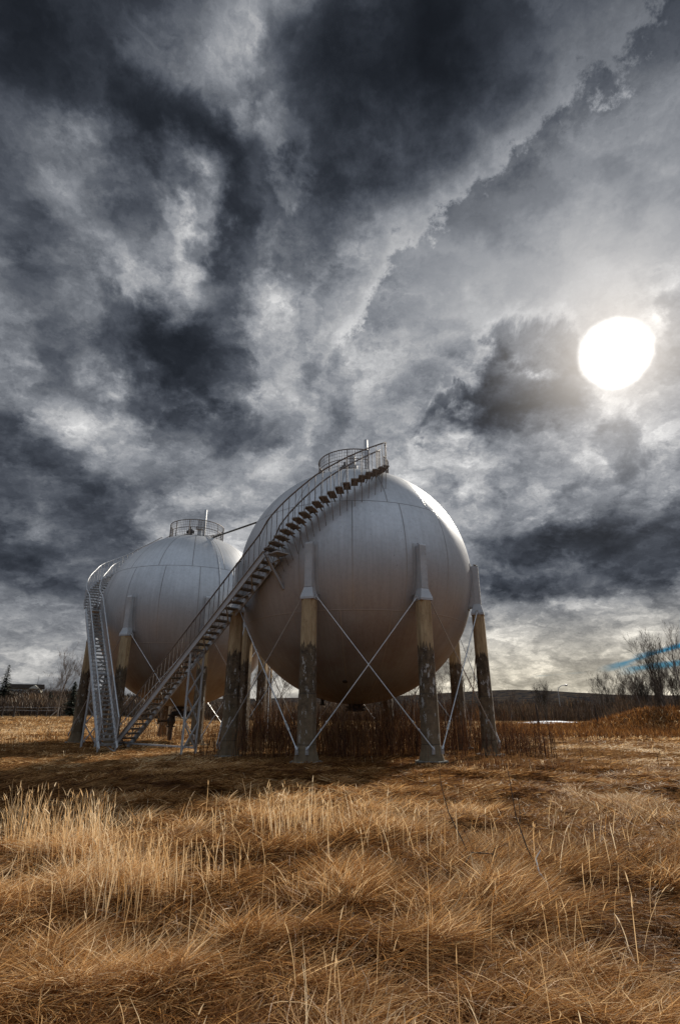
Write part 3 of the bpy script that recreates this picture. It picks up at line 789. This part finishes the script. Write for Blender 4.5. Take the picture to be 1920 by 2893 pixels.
def platform(tank, gap, mirror, ends):
    zf = 11.50; ro = 1.66; mb = MB()
    n = 48
    mb.quadstrip([[(r_*cos(2*pi*j/n), r_*sin(2*pi*j/n), z) for j in range(n)] for r_, z in ((.86, zf), (ro, zf), (ro, zf-.13), (ro-.02, zf-.13), (ro-.02, zf-.04), (.86, zf-.04), (.86, zf))], caps=False)
    for k_ in range(10):
        a = 2*pi*k_/10; o_ = Vector((cos(a), sin(a), 0)); rr_ = 1.45
        mb.bar(o_*rr_+Vector((0, 0, zf-.04)), o_*rr_+Vector((0, 0, ZC+sqrt(25-rr_**2)-.02)), .05, .05)
    pf = mb.build('platform', m_dark, tank)
    mb = MB(); g0, g1 = R(gap[0]), R(gap[1])     # azimuth of opening (phi from -y)
    span = 2*pi-(g1-g0); M_ = 60
    def pp(f, z, r_=ro-.02):
        a = g1+span*f; return (r_*sin(a), -r_*cos(a), z)
    for z, w in ((zf+.98, .026), (zf+.50, .016)): mb.tube([pp(k_/M_, z) for k_ in range(M_+1)], w, 7)
    for k_ in range(11): mb.tube([pp(k_/10, zf-.05), pp(k_/10, zf+.98)], .022, 6)
    mb.build('guard_rail', m_rail, pf)
    mb = MB()
    for k_ in range(1, 78): mb.tube([pp(k_/78, zf+.03, ro-.035), pp(k_/78, zf+.96, ro-.035)], .0075, 4)
    for k_ in range(6): mb.tube([pp(t/M_, zf+.06+k_*.155, ro-.035) for t in range(M_+1)], .0075, 4)
    mb.build('wire_mesh', m_rail, pf)
    # top fittings
    ztop = ZC+5.0
    mb = MB(); mb.lathe([(.42, ztop-.12), (.42, ztop+.02), (.50, ztop+.02), (.50, ztop+.08), (.30, ztop+.10)], 20); mb.build('manway', m_steel, pf, smooth='auto')
    def vent(x, y, r_, zt_, cap):
        mb = MB(); pr = [(r_*1.7, ztop-.25), (r_*1.7, ztop-.02), (r_, ztop), (r_, zt_), (r_*.8, zt_+.02)]
        if cap: pr = [(r_*1.5, ztop-.25), (r_*1.5, ztop-.02), (r_*.8, ztop), (r_*.8, zt_-.72), (r_*1.7, zt_-.72), (r_*1.7, zt_-.55), (r_, zt_-.53), (r_, zt_-.06), (r_*.5, zt_+.02), (.02, zt_+.03), (.02, zt_+.14)]
        mb.lathe(pr, 14, (x, y, 0)); return mb.build('vent_pipe', m_steel, pf, smooth='auto')
    vent(*ends[0]); vent(*ends[1])
    mb = MB(); x, y = ends[2]
    mb.lathe([(.07, ztop-.2), (.07, ztop+.18), (.15, ztop+.18), (.15, ztop+.24), (.11, ztop+.26), (.16, ztop+.40), (.13, ztop+.52), (.05, ztop+.56), (.05, ztop+.7)], 12, (x, y, 0))
    M_ = Matrix.Rotation(pi/2, 4, 'X'); mb.lathe([(.10, -.22), (.12, -.16), (.07, -.14), (.07, .14), (.12, .16), (.10, .22)], 12, (x, y, ztop+.36), Matrix.Rotation(pi/2, 4, 'Y'))
    mb.build('relief_valve', m_dark, pf, smooth='auto')
    return pf

def make_tank(loc, th, shellmat, label, first=None):
    t = empty('storage_tank', (loc[0], loc[1], 0)); tag(t, label, 'storage tank', 'round storage tanks on concrete legs')
    mb = MB(); prof = [(max(5*sin(pi*k_/96), .001), -5*cos(pi*k_/96)) for k_ in range(97)]
    mb.lathe(prof, 256); sh = mb.build('shell', shellmat, t, smooth=True); sh.location = (0, 0, ZC)
    if first is None:
        lg = make_leg(t); ra = make_rod(t, 1); rb = make_rod(t, -1)
    else:
        lg, ra, rb = [dup(x_, t) for x_ in first]
    out_ = (lg, ra, rb)
    for k_ in range(8):
        a = th+k_*pi/4
        l_ = lg if k_ == 0 else dup(lg, t)
        l_.location = (RL*sin(a), -RL*cos(a), 0); l_.rotation_euler = (0, 0, a)
        for x_ in (ra, rb):
            c = x_ if k_ == 0 else dup(x_, t); c.rotation_euler = (0, 0, a)
    return t, out_
T1 = (.634, 22.947); T2 = (-9.075, 32.225)
tank1, fst = make_tank(T1, -.3338, m_shell1, 'larger nearer silver spherical tank on eight concrete legs, dark staircase crossing its front')
tank2, _ = make_tank(T2, -.3381, m_shell2, 'smaller-looking silver spherical tank standing farther back, pale staircase curling round its outer side', fst)

def phi1(z): return float(np.interp(z, [6.7, 7.09, 7.48, 8.04, 8.63, 9.3, 9.93, 10.39, 10.8, 11.2, 11.5], [-36, -32.4, -28.1, -21.5, -14.6, -4.5, 6.1, 14.5, 19.5, 26, 34]))
def phi2(z): return float(np.interp(z, [6.3, 6.7, 7.1, 7.5, 7.9, 8.3, 8.7, 9.1, 9.5, 9.9, 10.3, 10.7, 11.1, 11.5], [-50, -54, -59, -64, -69, -75, -81, -88, -95, -102, -108, -111, -114.5, -118]))
platform(tank1, (22, 56), False, [(.62, .1, .085, 13.86, False), (-.05, .0, .15, 12.95, True), (-.42, -.3)])
platform(tank2, (-135, -98), True, [(.40, .1, .085, 13.75, False), (.14, .0, .15, 13.1, True), (-.35, -.3)])
s1 = stair(tank1, (-9.7-T1[0], 25.7-T1[1], 0.05), (-2.45-T1[0], 18.45-T1[1], 6.75), phi1, False, tower=.575)
s2 = stair(tank2, (-9.36-T2[0], 23.48-T2[1], 0.08), (-13.31-T2[0], 28.8-T2[1], 6.6), phi2, True, tower=.50)

# bottom nozzles and piping
mb = MB(); zb = ZC-5
mb.lathe([(.30, zb+.12), (.30, zb-.06), (.40, zb-.06), (.40, zb-.13), (.33, zb-.14), (.33, zb-.17), (.40, zb-.18), (.40, zb-.25), (.1, zb-.27)], 24)
mb.build('bottom_flange', m_dark, tank1, smooth='auto')
mb = MB(); mb.lathe([(.07, 0), (.07, -.22), (.11, -.22), (.11, -.27), (.03, -.28)], 12, (-1.35, .1, zb+.24)); mb.lathe([(.05, 0.02), (.09, .0), (.09, -.05), (.03, -.07)], 12, (-.45, -2.6, zb+.78), Matrix.Rotation(-.5, 4, 'X'))
mb.build('drain_nozzle', m_dark, tank1, smooth='auto')
mb = MB()
mb.lathe([(.30, zb+.12), (.30, zb-.04), (.38, zb-.04), (.38, zb-.12), (.2, zb-.13), (.15, zb-.3), (.15, zb-.45)], 20)
mb.lathe([(.12, zb-.40), (.22, zb-.42), (.22, zb-.47), (.13, zb-.5), (.20, zb-.62), (.24, zb-.75), (.20, zb-.88), (.13, zb-.98), (.22, zb-1.0), (.22, zb-1.06), (.12, zb-1.08), (.12, -.1)], 16, (-.32, -.3, 0))
mb.tube([(-.32, -.3, zb-.36), (.75, -.45, zb-.36)], .12, 12)
mb.lathe([(.2, -.05), (.2, .05)], 14, (.4, -.4, zb-.36), Matrix.Rotation(pi/2, 4, 'Y'))
mb.tube([(-.32, -.3, zb-.75), (-.95, -.55, zb-.75)], .05, 8); mb.lathe([(.16, -.02), (.16, .02)], 14, (-.95, -.55, zb-.75), Matrix.Rotation(pi/2, 4, 'Y'))
mb.build('bottom_valve', m_dark, tank2, smooth='auto')
# conduit down the back tank's face
def shellpt(phi, lat, r_=5.05): return Vector((r_*sin(R(phi))*cos(R(lat)), -r_*cos(R(phi))*cos(R(lat)), r_*sin(R(lat))+ZC))
mb = MB(); mb.tube([shellpt(33+0*t, 66-t*5.2) for t in range(14)], .03, 6)
mb.build('conduit', m_galv, tank2)
mb = MB(); pts = [(-9.075+1.25, 32.225-.75, 11.62), (-.35, 24.75, 11.62)]
mb.tube(pts, .055, 8)
for p in pts: mb.lathe([(.10, -.03), (.10, .03)], 10, p, Matrix.Rotation(pi/2, 4, 'Y'))
o = mb.build('connecting_pipe', m_dark); tag(o, 'thin dark pipe spanning the gap between the tops of the two round tanks', 'pipe')

# ------------------------------------------------------------------ trees
def tree_mesh(seed, H, spread, up=.6, lean=0., depth=5, trunks=1, tw=1.):
    rd = random.Random(seed); tk = MB(); cr = MB()
    def grow(p, d, L, r_, lv):
        n = 4 if lv < 2 else 3; pts = [p.copy()]; q_ = p.copy(); dd = d.copy()
        for s in range(n):
            dd = (dd+Vector((rd.gauss(0, .13), rd.gauss(0, .13), rd.gauss(0, .05)+up*.10))).normalized()
            q_ = q_+dd*(L/n); pts.append(q_.copy())
        (tk if lv < 1 else cr).tube(pts, r_, 6 if lv < 1 else 3, r2=r_*.45)
        if lv >= depth: return
        nb_ = {0: 10, 1: 6, 2: 5, 3: 4, 4: 3}.get(lv, 3)
        for b in range(nb_):
            f = rd.uniform(.25 if lv == 0 else .2, 1.); ii = min(int(f*n), n-1); pp_ = pts[ii].lerp(pts[ii+1], f*n-ii)
            ax = Vector((rd.gauss(0, 1), rd.gauss(0, 1), rd.gauss(0, .3))).normalized()
            nd = (dd*(.75 if lv else .55)+ax*spread*rd.uniform(.5, 1.1)+Vector((0, 0, up*.35))).normalized()
            grow(pp_, nd, L*rd.uniform(.38, .62)*(1.1-.35*f if lv == 0 else 1), max(r_*(.42 if lv else .36)*(1.15-.5*f), .011*tw), lv+1)
    for t in range(trunks):
        a = rd.uniform(0, 6.3)
        d = Vector((lean+.25*cos(a)*(trunks > 1)+rd.gauss(0, .03), .25*sin(a)*(trunks > 1), 1)).normalized()
        grow(Vector((.2*cos(a)*(trunks > 1), .2*sin(a)*(trunks > 1), -.2)), d, H*rd.uniform(.62, .74), .016*H*tw*(1. if trunks == 1 else .7), 0)
    return tk, cr
protos = {}
def tree(kind, x, y, scale, rz, label, group='leafless trees beyond the field', name='bare_tree'):
    if kind not in protos:
        sd, H, sp, upk, ln, dp, tn, tw, bk = TREES[kind]
        tk, cr = tree_mesh(sd, H, sp, upk, ln, dp, tn, tw)
        r_ = empty(name); tk.build('trunk', bk, r_); cr.build('crown', bk if tn > 1 else m_twig, r_)
        protos[kind] = r_; t = r_
    else: t = dup(protos[kind])
    t.location = (x, y, tz(x, y)-.1); t.rotation_euler = (0, 0, rz); t.scale = (scale,)*3
    tag(t, label, 'tree', group); return t
TREES = {
 'a': (3, 9, .55, .7, .0, 4, 1, 0.62, m_bark), 'b': (8, 9, .55, .9, .03, 4, 2, 0.62, m_bark2), 'c': (15, 9, .75, .4, .05, 4, 1, .62, m_bark), 'd': (21, 8, .55, .9, -.08, 4, 3, 0.62, m_bark2),
}
def at(px, D, f=1506.):      # azimuth of a landmark -> ground point at distance D
    a = math.atan2((px-960)/f, .936+.35*.352); return D*sin(a), D*cos(a)
BT = [  # px, distance, kind, scale, label
 (1885, 58, 'b', .86, 'tallest two-stemmed leafless tree behind the grassy mound'),
 (1925, 55, 'a', .82, 'outermost leafless tree beyond the mound, past the tallest one'),
 (1845, 70, 'd', .80, 'leafless tree standing directly beside the tallest one, on the tank side'),
 (1822, 88, 'b', .85, 'second leafless tree from the tallest one, going towards the tanks'),
 (1795, 84, 'd', .84, 'leaning leafless tree in the middle of the close row above the mound'),
 (1771, 96, 'b', .88, 'leafless tree ending the close row above the mound, nearest the tanks'),
 (1862, 66, 'a', .72, 'slim leafless tree in the gap beside the tallest one above the mound'),
 (1808, 76, 'a', .80, 'single-stemmed leafless tree among the leaning ones over the mound crest'),
 (1784, 90, 'c', .80, 'round-headed leafless tree in the close row where the mound begins to rise'),
 (1905, 62, 'd', .80, 'leafless tree with two stems between the tallest tree and the outermost one'),
 (1748, 110, 'c', .62, 'small thin leafless tree between the close row and the broad lone tree'),
 (1712, 98, 'b', .9, 'broad leafless tree standing alone on the skyline between the mound row and the lamp'),
 (1671, 100, 'c', .58, 'small rounded leafless tree on the skyline above the thin leaning post'),
 (1531, 105, 'd', .92, 'fan-shaped leafless tree on the skyline between the near tank and the street lamp'),
 (1437, 110, 'c', .68, 'spreading leafless tree on the skyline just beyond the outer leg of the near tank'),
 (1390, 112, 'a', .58, 'thin leafless tree peeping out behind the outermost leg of the near tank'),
 (1320, 62, 'c', .98, 'twiggy leafless tree framed by the crossing rods beside the near tank outer leg'),
 (1248, 44, 'c', .60, 'crooked leafless tree under the bulge of the near tank beside a front leg'),
 (1176, 40, 'c', .56, 'dark thick-stemmed leafless tree behind the right front leg of the near tank'),
 (1136, 46, 'a', .45, 'dark slender leafless tree behind the underside of the near tank'),
 (783, 60, 'a', .78, 'leafless tree beneath the near tank on the staircase side'),
 (735, 66, 'b', .80, 'leafless tree seen in the gap between the two tanks'),
 (172, 88, 'a', 1.05, 'tall pale leafless tree beside the braced end of the wire fence'),
 (140, 98, 'c', .78, 'bushy leafless tree between the house and the tall pale tree'),
 (226, 94, 'a', .98, 'leafless tree half hidden by the outermost leg of the back tank'),
]
for px, D, kd, sc_, lb in BT:
    x, y = at(px, D); tree(kd, x, y, sc_, random.uniform(0, 6.3), lb)
# spruces
def spruce(x, y, H, label, seed):
    rd = random.Random(seed); t = empty('spruce_tree', (x, y, tz(x, y)-.2)); tag(t, label, 'tree', 'dark spruces near the house')
    MB().tube([(0, 0, 0), (0, 0, H)], .02*H, 7, r2=.02).build('trunk', m_bark2, t)
    mb = MB(); n = 26
    for i_ in range(n):
        f = i_/n; z = H*(.12+.88*f); L = H*.30*(1-f)**.8*rd.uniform(.75, 1.15)+.12
        for k_ in range(11):
            a = rd.uniform(0, 2*pi); l_ = L*rd.uniform(.6, 1.1); o_ = Vector((cos(a), sin(a), 0)); s_ = Vector((-sin(a), cos(a), 0))
            for m__ in range(4):
                b = len(mb.v); c = Vector((0, 0, z))+o_*l_*(m__+.4)/4.2+Vector((0, 0, -l_*.28*(m__/4)**1.2)); w = l_*.20*(1.15-m__*.2)
                mb.v += [tuple(c-s_*w*rd.uniform(.6, 1.2)+Vector((0, 0, rd.uniform(-.12, .05)))), tuple(c+o_*l_*.34+Vector((0, 0, rd.uniform(-.16, .06)))), tuple(c+s_*w*rd.uniform(.6, 1.2)+Vector((0, 0, rd.uniform(-.12, .05)))), tuple(c-o_*l_*.12+Vector((0, 0, .10)))]
                mb.f.append((b, b+1, b+2, b+3))
    mb.build('crown', m_needle, t); return t
for px, D, H, lb, sd in ((8, 150, 9.0, 'tallest dark pointed spruce beside the house on the bank', 1), (206, 100, 5.6, 'dark spruce behind the pale bare trees near the back tank', 2),
                         (142, 120, 4.0, 'small dark spruce among bare twigs below the house', 3), (163, 125, 3.2, 'smallest dark spruce between the house and the pale tree', 4)):
    x, y = at(px, D); spruce(x, y, H, lb, sd)

# ------------------------------------------------------------------ house on the left bank
hx, hy = at(66, 205); hz = tz(hx, hy)
hs = empty('house', (hx, hy, hz+1.6), R(22)); hs.scale = (.72, .72, .72); tag(hs, 'low brown-roofed house on the bank beyond the wire fence', 'house')
MB().box((0, 0, -.2), (13, 8, 6.0)).build('wall', m_wall, hs)
mb = MB(); mb.quadstrip([[(-7.4, -4.7, 2.7), (-7.4, 4.7, 2.7), (-7.4, 0, 4.6)], [(7.4, -4.7, 2.7), (7.4, 4.7, 2.7), (7.4, 0, 4.6)]]); rf = mb.build('roof', m_roof, hs)
MB().tube([(4.5, .5, 4.2), (4.5, .5, 8.0)], .07, 6).bar((3.9, .5, 7.4), (5.1, .5, 7.4), .05, .05).build('antenna_mast', m_dark, rf)
mb = MB(); mb.quadstrip([[(2.0, -4.9, 2.6), (6.2, -4.9, 2.6), (4.1, -4.9, 4.1)], [(2.0, 0, 2.6), (6.2, 0, 2.6), (4.1, 0, 4.15)]]); mb.build('gable', m_wall, hs)
for x_ in (-4.5, -1.5, 2.8, 5.2):
    w_ = MB().box((x_, -4.03, 1.6), (1.5, .12, 1.3)).build('window', m_white, hs); MB().box((x_, -4.10, 1.6), (1.2, .06, 1.0)).build('pane', m_glass, w_)
bx_, by_ = at(1579, 300)
sh = empty('shed', (bx_, by_, tz(bx_, by_)), .3); tag(sh, 'tiny white building in the valley behind the street lamp', 'building')
MB().box((0, 0, 4.6), (7, 5, 3)).build('wall', m_white, sh); mb = MB(); mb.quadstrip([[(-3.8, -2.8, 6.0), (-3.8, 2.8, 6.0), (-3.8, 0, 7.2)], [(3.8, -2.8, 6.0), (3.8, 2.8, 6.0), (3.8, 0, 7.2)]]); mb.build('roof', m_roof, sh)
sh.scale = (.8, .8, .8)

# ------------------------------------------------------------------ fences, lamp, snow
def fence(ps, H, label, wires=2, brace=True, rail=None):
    f = empty('wire_fence', (ps[0][0], ps[0][1], tz(*ps[0]))); tag(f, label, 'fence')
    o0 = Vector(f.location); tops = []
    for i_, (x, y) in enumerate(ps):
        z = tz(x, y); lean = random.uniform(-.05, .05); r_ = .15 if i_ % 3 == 0 else .11
        p = Vector((x, y, z-.2))-o0; q_ = Vector((x+lean*H, y, z+H*random.uniform(.95, 1.05)))-o0
        MB().tube([p, q_], r_, 8, r2=r_*.9).build('post', m_post, f, smooth='auto'); tops.append(q_)
    mb = MB()
    for w_ in range(wires):
        mb.tube([t-Vector((0, 0, .08+w_*.4)) for t in tops], .012, 4)
    mb.build('wire', m_galv, f)
    return f, o0, tops
ps = [at(p_, 92) for p_ in (-60, -15, 16, 49, 114, 178)]
f, o0, tops = fence(ps, 1.35, 'wire fence with dark timber posts along the far edge of the field')
t = tops[-1]; b = Vector((*at(150, 90), 0)); b.z = tz(b.x, b.y); MB().tube([t-Vector((0, 0, .1)), b-o0], .07, 7).build('brace', m_post, f)
e = Vector((*at(290, 92), 0)); e.z = tz(e.x, e.y)+1.2; MB().tube([t-Vector((0, 0, .12)), e-o0], .06, 7).build('top_rail', m_post, f)
for px, D, H, lb in ((1513, 49.5, 1.75, 'stout dark timber post left of the street lamp in front of the snow patch'), (1678, 50.5, 1.55, 'thin leaning dark post at the foot of the grassy mound'), (1492, 60, 1.1, 'short dark post standing in the snow left of the stout post')):
    x, y = at(px, D); z = tz(x, y)
    o = MB().tube([(0, 0, -.3), (-.03*H, 0, H*.5), (-.07*H, 0, H)], .10 if H > 1.7 else .06, 8, r2=.06 if H > 1.7 else .045).build('fence_post', m_post, smooth='auto'); o.location = (x, y, z); tag(o, lb, 'post', 'posts beyond the right side of the field')
x, y = at(1578, 150)
lp = empty('street_lamp', (x, y, tz(x, y)+.2)); tag(lp, 'grey street lamp with a curved arm beyond the snow patches', 'street lamp')
MB().tube([(0, 0, 0), (0, 0, 6.2)], .13, 8, r2=.09).build('pole', m_galv, lp, smooth='auto')
MB().tube([(0, 0, 6.2), (.05, 0, 6.9), (.4, 0, 7.5), (1.0, 0, 7.85), (1.9, 0, 8.0)], .08, 8).build('arm', m_galv, lp, smooth='auto')
MB().lathe([(.05, -.4), (.18, -.3), (.2, .2), (.05, .4)], 10, (2.2, 0, 8.0), Matrix.Rotation(pi/2, 4, 'Y')).build('lamp_head', m_steel, lp, smooth='auto')
def snow(px0, px1, D0, D1, label, seed):
    n = 40; rd = random.Random(seed); vs_ = []; mb = MB()
    xa, ya = at(px0, (D0+D1)/2); xb, yb = at(px1, (D0+D1)/2); cx, cy = (xa+xb)/2, (ya+yb)/2; a_ = math.hypot(xb-xa, yb-ya)/2; b_ = (D1-D0)/2
    rings = []
    for f_, h in ((1., .0), (.85, .10), (.5, .16), (.02, .18)):
        ring = []
        rr2 = random.Random(seed)
        ph = [rr2.uniform(0, 6.3) for _ in range(5)]
        for k_ in range(n):
            t_2 = 2*pi*k_/n; m__ = 1+.22*sin(3*t_2+ph[0])+.15*sin(5*t_2+ph[1])+.1*sin(9*t_2+ph[2])
            x = cx+a_*f_*m__*cos(t_2); y = cy+b_*f_*m__*sin(t_2); ring.append((x, y, tz(x, y)+h-.02 if h else tz(x, y)-.1))
        rings.append(ring)
    mb.quadstrip(rings); o_ = mb.build('snow_patch', m_snow, smooth=True); tag(o_, label, 'snow', 'old snow beyond the right side of the field'); return o_
snow(1468, 1560, 78, 92, 'broad patch of old snow left of the street lamp', 1)
snow(1510, 1600, 100, 116, 'long thin patch of snow at the foot of the street lamp', 2)
snow(1530, 1610, 66, 72, 'low streak of snow right of the broad patch', 3)

# ------------------------------------------------------------------ small things in the grass
def twig(pts, r_, label, mat=m_bark2, name='dead_stem', cat='stem', subs=()):
    x, y = pts[0][:2]; z = tz(x, y); mb = MB(); mb.tube([Vector(p)-Vector((x, y, 0)) for p in pts], r_, 6, r2=r_*.35)
    for sp in subs: mb.tube([Vector(p)-Vector((x, y, 0)) for p in sp], r_*.6, 5, r2=r_*.2)
    o_ = mb.build(name, mat, smooth='auto'); o_.location = (x, y, z); return tag(o_, label, cat, 'dead stems in the foreground grass' if cat == 'stem' else None)
def gp(px, py):     # ground point below a landmark
    a = (px-960)/1506.; b = (1446.5-py)/1506.; dy_, dz_ = .936-b*.352, .352+b*.936; t_2 = -EYE/dz_; return a*t_2, dy_*t_2
x, y = gp(1335, 2445)
twig([(x, y, 0), (x-.06, y+.1, .16), (x-.17, y+.25, .42), (x-.22, y+.3, .66), (x-.235, y+.3, .84)], .008, 'taller thin dark stem curving left above the pale grass, right of centre', subs=[[(x+.08, y, .02), (x+.02, y+.1, .13), (x-.04, y+.2, .3)]])
x, y = gp(1525, 2470)
twig([(x, y, 0), (x-.07, y+.1, .2), (x-.12, y+.2, .46), (x-.13, y+.25, .78), (x-.15, y+.25, .95)], .008, 'thin dark upright stem standing right of the other one, above the curled pale strip', subs=[[(x-.1, y+.15, .4), (x-.07, y+.2, .56), (x-.08, y+.2, .66)]])
x, y = gp(1300, 2490)
twig([(x, y, .1), (x+.15, y+.1, .22), (x+.35, y+.15, .20), (x+.55, y+.2, .06)], .009, 'low tangle of dark bent stems lying in the grass right of centre', subs=[[(x-.1, y, .05), (x+.05, y+.05, .2), (x+.3, y+.1, .24)], [(x+.3, y+.2, .02), (x+.36, y+.1, .25), (x+.5, y+.1, .3)], [(x-.25, y+.1, .06), (x, y+.1, .12), (x+.5, y+.12, .15)]])
x, y = gp(1575, 2560)
twig([(x, y, .02), (x-.03, y+.03, .10), (x-.09, y+.1, .20), (x-.08, y+.18, .28), (x-.02, y+.22, .33)], .011, 'pale curled strip of dry bark sticking out of the grass on the right', m_galv and simple('pale_strip', (.55, .50, .42), (.72, .68, .60), 8, .7), 'bark_strip', 'bark')

bpy.context.view_layer.update()
